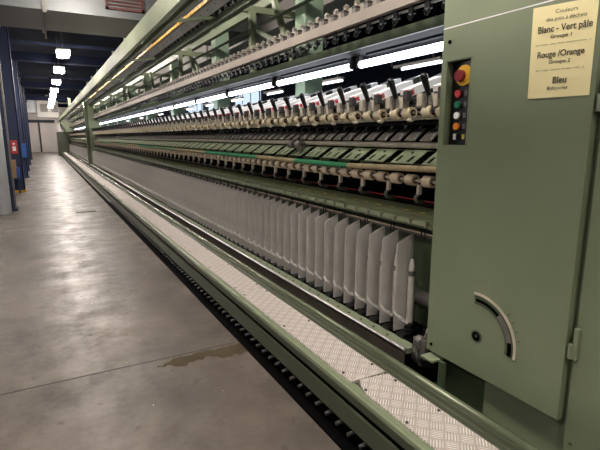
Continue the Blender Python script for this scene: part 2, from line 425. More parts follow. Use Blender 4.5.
# far end units
a = thing('air_unit', (.55, 46.0, 3.2), 'white overhead air unit with two grilles above the far door', 'air unit')
b = MB(); b.box(-.25, 1.35, 45.5, 47.5, 3.2, 4.75, OFFW); b.build('casing', a)
for x in (.0, .78):
    f = MB().box(x, x + .55, 45.46, 45.52, 3.65, 4.3, MGREY).build('grille', a)
    q = MB()
    for i in range(5): q.box(x + .02, x + .53, 45.44, 45.47, 3.7 + .12 * i, 3.75 + .12 * i, DGREY)
    q.build('slats', f)
MB().box(.45, .65, 46, 46.3, 4.75, 5.2, OFFW).build('hanger', a)
l = thing('branch_duct', (-2.1, 46, 3.4), 'long pale overhead duct left of the white air unit', 'air duct')
MB().box(-3.95, -.27, 45.8, 47.4, 3.6, 4.7, GALV).build('duct_body', l)
MB().box(-2.2, -2.1, 46.4, 46.5, 4.7, 5.2, MGREY).build('hanger', l)
tag(MB().box(-.35, -.2, 56.8, 56.92, 0, 3.05, DGREY).build('door_bar'), 'dark vertical bar standing in the middle of the far wall panel', 'bar')

# ================================================================== STEP PLATFORM
stp = thing('step_platform', (1.4, 23, 0), 'long low green step running along the foot of the spinning machine', 'step')
YA, YB = -1.5, 45.5
b = MB(); b.box(1.34, 1.38, YA, YB, .012, .285, BLACK); b.box(1.215, 1.83, YA, YB, 0, .012, BLACK); b.build('toe_board_shade', stp)  # toe board, and a black floor sheet painted as the shadow gap
b = MB(); b.extrude_y([(1.262, .115), (1.28, .112), (1.297, .20), (1.272, .208)], YA, YB, GREENS); b.build('lower_rail', stp)
sx = MB().tube((1.236, 0, .088), (1.30, 0, .094), .011, DGREY, 8).mesh('stud')
for i in range(100):
    o = bpy.data.objects.new('rail_stud', sx); C.objects.link(o); o.parent = stp
    o.location = ((0 - 1.4) * S, (.9 + .107 * i - 23) * S, 0)
far = MB()
for i in range(100, 400): far.tube((1.232, .9 + .107 * i, .088), (1.30, .9 + .107 * i, .094), .012, MGREY, 4)
tag(far.build('rail_stud', stp), kind='stuff')
b = MB(); b.extrude_y([(1.292, .228), (1.304, .225), (1.305, .272), (1.292, .27)], YA, YB, GREENS)
b.build('front_fascia', stp)
b = MB(); b.extrude_y([(1.298, .262), (1.303, .283), (1.315, .291), (1.322, .286), (1.328, .291), (1.352, .297), (1.352, .285), (1.31, .26)], YA, YB, GREENK); b.build('front_lip', stp)
b = MB(); b.box(1.31, 1.62, YA, YB, .24, .285, GREEN); b.build('deck_frame', stp)
b = MB(); b.extrude_y([(1.565, .297), (1.575, .305), (1.578, .32), (1.592, .322), (1.598, .34), (1.61, .343), (1.61, .29), (1.565, .29)], YA, YB, GREENS); b.build('rear_angle', stp)
b = MB()
pr = [(1.628 + .022 * math.cos(t * PI / 7), .345 + .022 * math.sin(t * PI / 7)) for t in range(14)]
b.extrude_y(pr, YA, YB, GREENR, True, True); b.build('rounded_rail', stp)
# tread plates
TY = [-1.45, -.1] ; joints = [-1.4, 1.87, 3.55, 5.23]
while joints[-1] < 43.5: joints.append(joints[-1] + 1.68)
joints.append(45.3)
for i in range(len(joints) - 1):
    y0, y1 = joints[i] + .003, joints[i + 1] - .003
    lab = ['nearest aluminium tread plate, in front of the green cabinet', 'second aluminium tread plate, below the nearest separators', 'third aluminium tread plate from the camera along the step'][i] if i < 3 else 'aluminium tread plate farther along the step, beyond the third'
    t = thing('tread_plate', (1.46, (y0 + y1) / 2, .29), lab, 'tread plate', 'tread plates along the step')
    b = MB()
    if i == 0:
        b.extrude_y([(1.338, .285), (1.572, .285), (1.572, .302), (1.338, .302)], y0, y1 - .12, TREAD)
        b.add([(1.338, y1 - .12, .302), (1.572, y1 - .12, .302), (1.572, y1 - .02, .302), (1.43, y1, .302), (1.39, y1, .302), (1.36, y1 - .05, .302)], [(0, 1, 2, 3, 4, 5)], TREAD)
    else:
        b.box(1.338, 1.572, y0, y1, .285, .302, TREAD)
    b.build('plate', t)
    if i < 12:
        n = 3
        for yy in [y0 + .1 + (y1 - y0 - .2) * q / 2 for q in range(3)] + ([1.45] if i == 0 else []):
            for xx in (1.355, 1.555):
                MB().tube((xx, yy, .302), (xx, yy, .307), .008, DGREY, 8).build('screw', t)

# ================================================================== SPINNING FRAME
fr = thing('spinning_frame', (2.2, 23, 0), 'very long green ring spinning machine standing along the aisle', 'spinning machine')
b = MB()
b.extrude_y([(1.80, .19), (1.806, .19), (1.806, .325), (1.80, .325)], Y0, Y1, BROWNST); b.build('rail_face', fr)
b = MB(); b.extrude_y([(1.797, .322), (1.80, .335), (1.812, .341), (1.825, .338), (1.825, .322)], Y0, Y1, STEEL, True, True); b.build('rail_edge', fr)
b = MB(); b.box(1.82, 2.14, Y0, Y1, .30, .334, GREENL); b.build('spindle_rail', fr)
b = MB(); b.box(1.90, 2.13, Y0, Y1, .334, .346, BLACK); b.build('bolster_strip', fr)
b = MB(); b.box(1.86, 2.3, Y0 + .05, Y1, .012, .30, PINB); b.build('base_beam', fr)
PP = .145; NP = int((Y1 - 2.2) / PP)
bol = MB()
bol.tube((1.985, 0, .334), (1.985, 0, .385), .045, BLKP, 10).tube((1.985, 0, .385), (1.985, 0, .41), .024, BLKP, 10).box(1.89, 1.97, -.035, .035, .334, .362, BLKP, .006)
bolm = bol.mesh('bolster', (2.0, 0, .334))
scr = MB().tube((1.85, 0, .334), (1.85, 0, .339), .009, DGREY, 8).mesh('rail_bolt', (1.845, 0, .334))
YS = [2.2 + PP * i for i in range(NP)]
for i, y in enumerate(YS[:100]):
    o = bpy.data.objects.new('spindle_bolster', bolm); C.objects.link(o); o.parent = fr; o.location = ((2.0 - 2.2) * S, (y + PP / 2 - PP - 23) * S, .334 * S)
    o = bpy.data.objects.new('rail_bolt', scr); C.objects.link(o); o.parent = fr; o.location = ((1.845 - 2.2) * S, (y - 23) * S, .334 * S)
far = MB()
for y in YS[100:]: far.box(1.885, 2.03, y - .08, y - .04, .334, .39, BLKP)
tag(far.build('spindle_bolster', fr), kind='stuff')
# panel behind the spindles
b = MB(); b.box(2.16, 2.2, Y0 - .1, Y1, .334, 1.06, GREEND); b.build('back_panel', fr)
b = MB(); b.tube((2.11, Y0 - .15, .55), (2.11, Y1, .55), .05, MGREY, 12); b.build('drive_shaft', fr)
# ring rail at plate tops
b = MB(); b.box(2.03, 2.05, Y0 - .08, Y1, .985, 1.0, MGREY); b.tube((2.035, Y0 - .1, 1.003), (2.035, Y1, 1.003), .006, PINKR, 6); b.build('ring_rail', fr)
# thread-guide rail (green lip)
b = MB(); b.extrude_y([(1.965, 1.058), (1.968, 1.085), (2.012, 1.103), (2.015, 1.097), (2.022, 1.097), (2.025, 1.112), (2.115, 1.15), (2.13, 1.15), (2.13, 1.06), (1.99, 1.05)], Y0 - .1, Y1, GREENT); b.build('thread_guide_rail', fr)
b = MB(); b.box(2.075, 2.13, Y0 - .1, Y1, .96, 1.04, GREEND); b.build('rail_support', fr)
b = MB()
b.box(0, .02, -.056, .056, .003, .010, GREENC); b.box(-.007, .002, -.056, .056, -.014, .010, GREENC); b.box(-.009, .012, -.066, -.050, -.018, .013, STEEL)
clipm = b.mesh('clip')
for y in YS[:100]:
    o = bpy.data.objects.new('guide_clip', clipm); C.objects.link(o); o.parent = fr
    o.location = ((1.968 - 2.2) * S, (y - .12 - 23) * S, 1.084 * S)
far = MB()
for y in YS[100:]: far.box(1.96, 1.985, y - .14, y - .1, 1.058, 1.096, STEEL)
tag(far.build('guide_clip', fr), kind='stuff')
lm = MB().path([(2.0, -.012, 1.04), (2.005, -.018, .98), (2.005, .018, .98), (2.0, .012, 1.04)], .004, BLKP, 5).mesh('lappet', (2, 0, 1.04))
for y in YS[:60:2]:
    o = bpy.data.objects.new('lappet_wire', lm); C.objects.link(o); o.parent = fr; o.location = ((2.0 - 2.2) * S, (y - .12 - 23) * S, 1.04 * S)
ymk = MB().box(2.05, 2.062, -.02, .02, 1.127, 1.1295, YMARK).mesh('ym', (2.05, 0, 1.127))
for y in YS[:60]:
    o = bpy.data.objects.new('yellow_mark', ymk); C.objects.link(o); o.parent = fr; o.location = ((2.047 - 2.2) * S, (y - .05 - 23) * S, 1.127 * S)
# black drafting trough and beds
b = MB(); b.box(2.3, 2.36, Y0 - .1, Y1, 1.04, 1.76, PINB); b.box(2.13, 2.3, Y0 - .1, Y1, 1.10, 1.16, PINB); b.build('drafting_bed', fr)
b = MB(); b.box(2.17, 2.3, Y0 - .1, Y1, 1.40, 1.46, PINB); b.build('trough', fr)
b = MB(); b.tube((2.02, Y0 - .1, 1.335), (2.02, Y1, 1.335), .012, STEEL, 8); b.build('lower_shaft', fr)
b = MB(); b.tube((2.13, Y0 - .1, 1.546), (2.13, Y1, 1.546), .021, LGREY, 10); b.build('bottom_roller', fr)
b = MB(); b.box(2.165, 2.2, Y0 - .1, Y1, 1.56, 1.575, PINB); b.box(2.2, 2.215, Y0 - .1, Y1, 1.655, 1.665, PINB); b.box(2.05, 2.3, Y0 - .1, Y1, 1.675, 1.69, PINB); b.build('guide_bar', fr)
b = MB(); b.tube((2.06, Y0 - .1, 1.715), (2.06, Y1, 1.715), .016, STEEL, 8); b.build('middle_roller', fr)
b = MB(); b.tube((2.24, Y0 - .1, 1.80), (2.24, Y1, 1.80), .02, DGREY, 8); b.build('arm_support_bar', fr)
b = MB(); b.tube((2.1, Y0 - .1, 1.195), (2.1, Y1, 1.195), .003, PINK, 5); b.build('red_yarn', fr)
b = MB()
b.add([(2.09, -.05, 1.578), (2.09, .045, 1.578), (2.19, .045, 1.655), (2.19, -.05, 1.655), (2.096, -.05, 1.572), (2.096, .045, 1.572), (2.196, .045, 1.649), (2.196, -.05, 1.649)],
      [(0, 1, 2, 3), (4, 7, 6, 5), (0, 4, 5, 1), (1, 5, 6, 2), (2, 6, 7, 3), (3, 7, 4, 0)], FING)
b.path([(2.11, -.065, 1.615), (2.085, -.06, 1.58), (2.10, -.048, 1.592)], .004, WHITE, 5)
b.path([(2.17, -.065, 1.69), (2.125, -.06, 1.655), (2.14, -.048, 1.672)], .004, WHITE, 5)
gf = b.mesh('guide_fin', (2.1, 0, 1.58))
for y in YS[:100]:
    o = bpy.data.objects.new('guide_fin', gf); C.objects.link(o); o.parent = fr; o.location = ((2.1 - 2.2) * S, (y - 23) * S, 1.58 * S)
far = MB()
for y in YS[100:]: far.add([(2.09, y - .05, 1.578), (2.09, y + .045, 1.578), (2.19, y + .045, 1.655), (2.19, y - .05, 1.655)], [(0, 1, 2, 3)], FING)
tag(far.build('guide_fin', fr), kind='stuff')
# pair of thin wires across the separators
b = MB()
for q in (0, 1):
    pts = []
    for i in range(0, 120):
        y = 2.06 + PP * i
        b.path([(1.889, y, .455 + .014 * q), (1.884, y + PP * .45, .462 + .014 * q), (1.889, y + PP * .9, .480 + .014 * q), (1.95, y + PP, .46 + .014 * q)], .0022, YARN, 4)
b.build('balloon_wire', fr)

# upper structure ------------------------------------------------
YC = 1.86
b = MB(); b.box(2.25, 2.275, Y0 - .12, Y1, 2.285, 2.35, GREEND); b.build('lamp_rail', fr)
b = MB(); b.extrude_y([(2.275, 2.292), (2.55, 2.262), (2.552, 2.27), (2.275, 2.30)], Y0 - .12, Y1, CANO); b.build('lamp_canopy', fr)
b = MB(); b.tube((2.10, YC, 2.385), (2.10, Y1, 2.385), .009, STEEL, 8); b.build('hook_rod', fr)
hr1 = MB().extrude_y([(2.05, 2.405), (2.055, 2.405), (2.10, 2.405), (2.10, 2.478), (2.05, 2.478)], YC, Y1, BEAMB).build('hanger_rail', fr)
hr2 = MB().box(2.17, 2.21, YC, Y1, 2.49, 2.57, BEAMB).build('hanger_rail', fr)
p1 = MB().box(-.02, .02, -.022, .022, 0, .05, MGREY).box(-.022, .022, -.024, .024, .035, .05, DGREY).mesh('peg1')
p2 = MB().box(-.016, .016, -.018, .018, 0, .035, BEAMB).add([(-.02, -.024, .035), (.02, -.024, .035), (.02, .024, .035), (-.02, .024, .035), (0, 0, .055)], [(0, 1, 4), (1, 2, 4), (2, 3, 4), (3, 0, 4), (3, 2, 1, 0)], PEGW).mesh('peg2')
hk = MB().path([(0, 0, .02), (0, 0, -.03), (-.02, 0, -.055), (-.03, 0, -.03)], .010, BLKP, 6).box(-.016, .016, -.02, .02, -.02, .02, BLKP).mesh('hook')
YH = [1.94 + PP * i for i in range(int((Y1 - 1.94) / PP))]
for rail, me, x, z, nm in ((hr1, p1, 2.078, 2.478, 'peg'), (hr2, p2, 2.19, 2.57, 'peg'), (hr1, hk, 2.10, 2.375, 'hook')):
    ro = rail['_o']
    for y in YH[:100]:
        o = bpy.data.objects.new(nm, me); C.objects.link(o); o.parent = rail
        o.location = ((x - ro[0]) * S, (y - ro[1]) * S, (z - ro[2]) * S)
    far = MB()
    for y in YH[100:]:
        far.box(x - .02, x + .02, y - .022, y + .022, z - (.05 if nm == 'hook' else 0), z + .045, BLKP if nm == 'hook' else (MGREY if rail is hr1 else PEGW))
    tag(far.build(nm, rail), kind='stuff')
b = MB(); b.tube((2.2, YC, 2.80), (2.2, Y1, 2.80), .016, GREEND, 8); b.build('long_rod', fr)
b = MB(); b.box(1.97, 2.04, YC, Y1, 2.955, 3.09, GREEND); b.box(1.93, 2.04, YC, Y1, 3.09, 3.10, GREEND); b.build('upper_beam', fr)
b = MB(); b.extrude_y([(1.825, 3.125), (1.90, 3.045), (1.91, 3.05), (1.835, 3.135)], YC, Y1, GALV); cpl = b.build('creel_panel', fr)
hm = MB().tube((1.856, 0, 3.085), (1.868, 0, 3.093), .007, BLACK, 8).mesh('panel_hole', tuple(fr['_o']))
for i in range(100):
    o = bpy.data.objects.new('panel_hole', hm); C.objects.link(o); o.parent = cpl; o.location = (0, (3 + .3 * i) * S, 0)
b = MB(); b.box(1.79, 1.825, YC, Y1, 3.12, 3.165, BEAMB); yr = b.build('yellow_edge_rail', fr)
for i in range(100):
    y = 4.0 + .17 * i
    MB().box(1.784, 1.80, y, y + .10, 3.118, 3.16, YELLOW).build('yellow_block', yr)
hk2 = MB().box(-.02, .02, -.03, .03, -.05, .0, BLKP).path([(0, 0, -.04), (-.03, 0, -.06)], .01, BLKP, 5).mesh('creel_hook')
for i in range(100):
    o = bpy.data.objects.new('creel_hook', hk2); C.objects.link(o); o.parent = fr
    o.location = ((1.925 - 2.2) * S, (3.0 + .2 * i - 23) * S, 3.06 * S)
far = MB()
for i in range(100, 205): far.box(1.905, 1.945, 3.0 + .2 * i, 3.06 + .2 * i, 3.01, 3.06, BLKP)
tag(far.build('creel_hook', fr), kind='stuff')
b = MB(); b.extrude_y([(1.20, 2.815), (1.205, 2.81), (1.245, 2.81), (1.245, 3.03), (1.20, 3.03)], -1.0, Y1 + .6, GREENW); b.build('travelling_track', fr)
b = MB(); b.box(1.30, 1.35, YC, Y1, 2.80, 2.85, GREENL); b.build('track_angle', fr)
b = MB(); b.box(2.55, 2.63, YC, Y1, 3.18, 3.28, GREENL); b.build('inner_beam', fr)
b = MB(); b.box(2.62, 2.68, YC, Y1, 2.72, 2.78, GREENL); b.build('inner_beam', fr)
for i in range(13):
    y = 2.0 + 3.3 * i
    MB().box(2.24, 2.31, y, y + .07, 2.35, 3.05, GREEN).build('upright', fr)
    if i: MB().bar((2.30, y - .5, 3.05), (2.30, y - 1.05 + .1, 2.36), .05, .06, GREEN).build('diagonal_brace', fr)
    MB().bar((1.24, y + .4, 2.88), (2.0, y + .4, 3.02), .04, .03, GREEND).build('track_bracket', fr)  # dark green paints in the shade these brackets hang in
    MB().box(2.1, 3.0, y + .1, y + .16, 3.05, 3.12, GREENL).build('cross_member', fr)
    MB().bar((2.65, y + .1, 2.75), (3.0, y + 1.6, 3.2), .05, .05, GREENL).build('diagonal_brace', fr)
for i in range(13):
    y = 1.95 + 3.3 * i
    MB().box(2.87, 3.13, y - .13 + .01, y + .13, 0, 5.2, GREENP, .012).build('column', fr)
# mid post frame and end frame
pf = MB().box(1.72, 1.86, 23.3, 23.6, .36, 3.2, GREENR).box(1.86, 2.3, 23.3, 23.6, .334, 2.35, GREEN).box(1.86, 2.1, 23.36, 23.56, 2.35, 3.1, GREEN).build('post', fr)
for z in (.6, 1.2, 1.8, 2.4): MB().tube((1.79, 23.28, z), (1.79, 23.3, z), .03, DGREY, 8).build('bolt', pf)
b = MB(); b.box(1.05, 2.7, 45.0, 46.5, 0, 2.0, GREENS, .02); b.box(1.4, 2.7, 45.0, 46.5, 2.0, 2.9, GREEN, .02); b.build('end_housing', fr)
b = MB(); b.box(1.1, 1.6, 44.9, 45.4, 2.0, 2.5, OFFW, .02); b.build('end_box', fr)
b = MB(); b.box(1.17, 1.27, 24.6, 25.0, 3.03, 3.36, GREENW); b.build('track_box', fr)

# ------------------------------------------------------------------ separators
def sep_mesh():
    b = MB(); t = .003
    prof = [(1.90, .352), (1.985, .348), (1.985, .346), (2.02, .346), (2.025, .985), (2.018, .987), (1.918, .945), (1.907, .938), (1.902, .928)]
    n = len(prof)
    v = [(x, -t, z) for x, z in prof] + [(x, t, z) for x, z in prof]
    b.add(v, [list(range(n)), [i + n for i in range(n)][::-1]] + [(i, (i + 1) % n, (i + 1) % n + n, i + n) for i in range(n)], PLATE)
    return b.mesh('separator_plate', (1.95, 0, .334))
sm = sep_mesh()
for i, y in enumerate(y for y in YS if not 23.27 < y < 23.63):
    o = bpy.data.objects.new('separator_plate', sm); C.objects.link(o)
    o.location = (1.95 * S, y * S, .334 * S); o.rotation_euler = (0, 0, random.uniform(-.006, .006))
    tag(o, '%s grey separator plate counting from the green cabinet' % ORDN[i] if i < 12 else 'grey separator plate in the long row, beyond the twelfth from the cabinet', 'separator', 'separator plates along the spindles')
# bobbin tubes
bt = None
for i in range(26):
    y = YS[i] - .038
    if bt is None:
        bt = thing('bobbin_tube', (2.0, y, .40), 'x', 'bobbin', 'bobbin tubes on the spindles')
        MB().tube((2.0, y, .40), (2.0, y, .72), .024, PAPT, 12, .022).build('tube_body', bt)
        MB().tube((2.0, y, .72), (2.0, y, .755), .020, MGREY, 12, .019).tube((2.0, y, .755), (2.0, y, .80), .021, PAPT, 12, .019).tube((2.0, y, .80), (2.0, y, .83), .016, PAPT, 12, .013).build('tip', bt)
        MB().tube((2.0, y, .83), (2.0, y, 1.0), .0015, YARN, 4).build('yarn', bt)
        o = bt
    else:
        o = cp_tree(bt, y - (YS[0] - .038))
    o['label'] = ('%s grey-white bobbin tube counting from the green cabinet' % ORDN[i]) if i < 6 else 'grey-white bobbin tube half hidden between separators, beyond the sixth'

# ------------------------------------------------------------------ drafting arms
AP = .29
AY = [y for y in (2.055 + AP * i for i in range(int((Y1 - 2.2) / AP))) if not 23.1 < y < 23.8]
def arm_parts(y):
    r = {}
    b = MB()
    b.bar((2.04, y, 1.868), (2.47, y, 2.02), .085, .05, WHITE); b.bar((2.33, y, 1.972), (2.40, y, 1.997), .087, .054, DGREY)
    r['arm_cover'] = b
    b = MB(); b.bar((2.05, y, 1.870), (2.075, y, 1.879), .09, .03, REDP); b.sphere((2.03, y - .03, 1.872), .018, REDP, 8, 5); r['red_catch'] = b
    b = MB(); b.tube((1.98, y + .01, 1.835), (1.945, y + .025, 1.94), .014, BLKP, 10, .022); b.sphere((1.945, y + .025, 1.94), .022, BLKP, 10, 6)
    b.tube((2.0, y - .005, 1.78), (1.985, y + .01, 1.84), .009, STEEL, 8); r['handle'] = b
    b = MB()
    b.box(1.985, 2.10, y - .035, y - .02, 1.755, 1.855, MGREY); b.box(1.985, 2.10, y + .035, y + .05, 1.755, 1.855, MGREY)
    b.box(1.995, 2.20, y - .02, y + .035, 1.78, 1.85, LGREY, .006); b.box(1.965, 2.02, y - .07, y - .04, 1.77, 1.84, LGREY, .005)
    b.box(1.97, 2.03, y + .06, y + .105, 1.775, 1.85, LGREY, .008); b.box(2.03, 2.08, y - .12, y + .12, 1.80, 1.83, DGREY)
    b.box(1.96, 2.0, y - .115, y - .075, 1.815, 1.875, DGREY, .004)
    r['arm_casting'] = b
    for sgn in (-1, 1):
        b = MB(); yc = y - .02 + sgn * .058
        b.tube((2.015, yc - .033, 1.745), (2.015, yc + .033, 1.745), .037, CREAM, 14)
        b.tube((2.015, yc - .036, 1.745), (2.015, yc + .036, 1.745), .021, DKRED, 10)
        r['top_roller%d' % sgn] = b
    b = MB(); b.tube((2.015, y - .13, 1.745), (2.015, y + .13, 1.745), .008, STEEL, 6); b.bar((2.015, y, 1.745), (2.03, y, 1.81), .03, .03, DGREY)
    b.tube((1.995, y - .13, 1.70), (1.995, y - .09, 1.70), .011, LGREY, 8); r['roller_axle'] = b
    return r
arm0 = thing('drafting_arm', (2.2, AY[0], 1.80), 'x', 'drafting arm', 'drafting arms along the machine')
allp = MB()
for nm, b in arm_parts(AY[0]).items():
    b.build('top_roller' if nm.startswith('top') else nm, arm0)
    for mfi in range(len(b.f)): pass
    o = len(allp.v); allp.v += b.v
    for f, mi, s_ in zip(b.f, b.mi, b.sm):
        allp.f.append([q + o for q in f]); allp.mi.append(allp._m(b.mats[mi])); allp.sm.append(s_)
armm = allp.mesh('drafting_arm', (2.2, AY[0], 1.80))
for i, y in enumerate(AY):
    if i == 0: o = arm0
    elif i < 45: o = cp_tree(arm0, y - AY[0])
    else:
        o = bpy.data.objects.new('drafting_arm', armm); C.objects.link(o); o.location = (2.2 * S, y * S, 1.80 * S)
    tag(o, ('%s drafting arm with black lever counting from the green cabinet' % ORDN[i]) if i < 12 else 'drafting arm with black lever far down the row, beyond the twelfth', 'drafting arm', 'drafting arms along the machine')

# slotted covers
def cov_mesh():
    b = MB()
    a = Vector((2.0, 0, 1.435)); e = Vector((2.13, 0, 1.515)); d = (e - a); n = Vector((-d.z, 0, d.x)).normalized()
    us = [-.105, -.08, -.05, -.02, .005, .03, .06, .08, .105]; vs = [0, .1, .42, .55, .72, .85, 1.0]
    holes = {(1, 1), (5, 1), (1, 2), (5, 2), (3, 4)}
    b.holed(lambda u, v, w: a + d * v + Vector((0, -u, 0)) - n * w, us, vs, lambda i, j: (i, j) not in holes, GREENC, .006)
    b.box(2.13, 2.18, -.115, .115, 1.508, 1.514, GREENC)
    b.box(2.03, 2.17, -.11, -.1, 1.40, 1.43, GREEND)
    b.box(2.08, 2.20, -.1, .1, 1.40, 1.45, PINB)
    return b.mesh('slotted_cover', (2.07, 0, 1.40))
cm = cov_mesh()
for i, y in enumerate(AY):
    o = bpy.data.objects.new('slotted_cover', cm); C.objects.link(o); o.location = (2.07 * S, (y - .035) * S, 1.40 * S)
    tag(o, ('%s slotted green cover plate counting from the green cabinet' % ORDN[i]) if i < 10 else 'slotted green cover plate far down the row, beyond the tenth', 'cover plate', 'slotted covers above the flock tubes')

# roller units
def ru_parts(y):
    r = {}
    for sgn in (-1, 1):
        yc = y + sgn * .07
        b = MB(); b.tube((2.0, yc - .035, 1.335), (2.0, yc + .035, 1.335), .035, PINKR, 14); b.tube((2.0, yc - .037, 1.335), (2.0, yc + .037, 1.335), .02, DKRED, 10)
        r['roller%d' % sgn] = b
    b = MB(); b.tube((2.0, y - .145, 1.335), (2.0, y + .145, 1.335), .011, LGREY, 8); r['axle'] = b
    b = MB(); b.box(1.985, 2.01, y - .155, y - .13, 1.25, 1.31, LGREY, .004); b.path([(2.0, y - .14, 1.26), (1.99, y - .12, 1.225), (2.02, y - .10, 1.20), (2.1, y - .08, 1.19)], .012, MGREY, 8); r['suction_nozzle'] = b
    b = MB(); b.bar((2.03, y, 1.32), (2.32, y, 1.36), .02, .03, DGREY); r['bracket'] = b
    return r
ru0 = thing('roller_unit', (2.0, 1.98, 1.3), 'x', 'roller pair', 'front roller pairs'); allp = MB()
for nm, b in ru_parts(1.98).items():
    b.build('roller' if nm.startswith('roller') else nm, ru0)
    o = len(allp.v); allp.v += b.v
    for f, mi, s_ in zip(b.f, b.mi, b.sm):
        allp.f.append([q + o for q in f]); allp.mi.append(allp._m(b.mats[mi])); allp.sm.append(s_)
rum = allp.mesh('roller_unit', (2.0, 1.98, 1.3))
RY = [y for y in (1.98 + AP * i for i in range(len(AY))) if not 23.1 < y < 23.8]
for i, y in enumerate(RY):
    if i == 0: o = ru0
    elif i < 36: o = cp_tree(ru0, y - RY[0])
    else:
        o = bpy.data.objects.new('roller_unit', rum); C.objects.link(o); o.location = (2.0 * S, y * S, 1.3 * S)
    tag(o, ('%s pair of pinkish front rollers counting from the green cabinet' % ORDN[i]) if i < 10 else 'pair of pinkish front rollers far down the row, beyond the tenth', 'roller pair', 'front roller pairs below the flock tubes')

# flock clearer tubes
seg = [(1.9, 2.86, TUBEB, 'nearest beige flock clearer tube, beside the green cabinet'), (2.87, 3.70, TUBEG, 'nearest green flock clearer tube, next to the nearest beige one'),
       (3.71, 4.57, TUBEB, 'second beige flock clearer tube, between two green ones'), (4.58, 6.35, TUBEG, 'long emerald green flock clearer tube, second green one')]
y = 6.36; kk = 0
while y < 44:
    m_ = [TUBEB, TUBEL, TUBEG, TUBEB, TUBEL][kk % 5]
    seg.append((y, y + 1.75, m_, {TUBEB: 'beige flock clearer tube farther than the second green tube', TUBEL: 'pale green flock clearer tube far down the machine', TUBEG: 'emerald flock clearer tube far down the machine'}[m_])); y += 1.76; kk += 1
for y0, y1, m_, lab in seg:
    t = thing('clearer_tube', (1.975, (y0 + y1) / 2, 1.375), lab, 'clearer tube', 'flock clearer tubes')
    ze = 1.415 if y0 < 2 else 1.39
    MB().tube((1.975, y0, ze), (1.975, y1, 1.39), .019, m_, 12).build('flock_sleeve', t)
    MB().tube((1.975, y0 - .004, ze), (1.975, y1 + .004, 1.39), .010, DGREY, 8).build('core', t)
# twin wheel unit
w = thing('twin_wheel', (2.0, 3.75, 1.5), 'pair of small brown wheels above the gap between covers', 'wheel pair')
for q in (0, 1):
    MB().tube((2.02, 3.66 + q * .14, 1.53), (2.02, 3.74 + q * .14, 1.53), .038, MGREY, 14).tube((2.02, 3.655 + q * .14, 1.53), (2.02, 3.745 + q * .14, 1.53), .018, DKRED, 10).build('wheel', w)
MB().tube((2.02, 3.6, 1.53), (2.02, 3.92, 1.53), .012, DGREY, 8).bar((2.02, 3.77, 1.53), (2.15, 3.77, 1.5), .03, .03, DGREY).build('axle', w)

# fluorescent tubes over the drafting zone
t0 = None
for i in range(27):
    y = 1.86 + 1.586 * i
    if y + 1.5 > Y1: break
    if t0 is None:
        t0 = thing('tube_light', (2.42, y + .75, 2.27), 'x', 'tube light', 'fluorescent tubes under the canopy')
        MB().tube((2.42, y + .03, 2.20), (2.42, y + 1.49, 2.20), .03, TUBEE, 12).build('tube', t0)
        for e in (y, y + 1.49): MB().tube((2.42, e, 2.205), (2.42, e + .035, 2.205), .034, DGREY, 12).box(2.40, 2.44, e, e + .03, 2.23, 2.278, DGREY).build('end_cap', t0)
        MB().box(2.40, 2.45, y + .1, y + 1.4, 2.262, 2.28, CANO).build('ballast', t0)
        o = t0
    else: o = cp_tree(t0, 1.586 * i)
    o['label'] = ('%s lit fluorescent tube under the machine canopy, from the cabinet' % ORDN[i]) if i < 8 else 'lit fluorescent tube far along the machine canopy, beyond the eighth'

# drive cluster at the near end
dv = thing('drive_unit', (1.95, 1.9, .3), 'dark oily drive linkage at the near end of the spindle rail', 'drive linkage')
MB().box(1.92, 2.1, 1.84, 1.96, .20, .46, PINB, .01).build('bracket', dv)
MB().tube((1.84, 1.93, .36), (1.98, 1.93, .38), .028, MGREY, 12).build('coupling', dv)
MB().tube((1.9, 1.96, .30), (1.9, 1.88, .30), .06, DGREY, 16).tube((1.9, 1.97, .30), (1.9, 1.87, .30), .02, MGREY, 10).build('pulley', dv)
MB().path([(1.86, 1.95, .42), (1.84, 1.93, .34), (1.86, 1.90, .26), (1.92, 1.89, .24)], .012, MGREY, 8).build('cable', dv)
MB().tube((1.87, 1.94, .40), (1.87, 1.90, .40), .032, MGREY, 12).tube((1.89, 1.95, .34), (1.89, 1.89, .34), .028, DGREY, 12).box(1.85, 1.88, 1.86, 1.90, .30, .42, MGREY, .004).build('gear', dv)
MB().path([(1.93, 1.92, .46), (1.90, 1.90, .44), (1.88, 1.90, .40)], .012, MGREY, 8).build('lever', dv)

# ================================================================== CABINET
XC = 1.85
cb = thing('control_cabinet', (2.3, .6, 0), 'tall olive green machine end cabinet with a notice on its door', 'cabinet')
b = MB(); b.box(1.90, 3.0, -3.0, 1.85, .40, 4.0, GREEN); b.build('body', cb)
b = MB(); b.box(1.90, 3.0, -3.0, 1.47, 0, .40, GREEN); b.build('plinth', cb)
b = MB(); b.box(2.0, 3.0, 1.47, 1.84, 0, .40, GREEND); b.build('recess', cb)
b = MB(); b.box(1.875, 1.90, -3.0, 1.03, .0, 4.0, GREEN); b.build('side_panel', cb)
b = MB(); b.box(1.85, 1.90, 1.055, 1.85, 2.143, 4.0, GREEN, .003); b.build('upper_panel', cb)
b = MB(); b.box(1.849, 1.88, 1.055, 1.849, 2.1375, 2.1425, WHITE); b.build('seam_highlight', cb)  # white strip painted as the highlight along the door's top seam
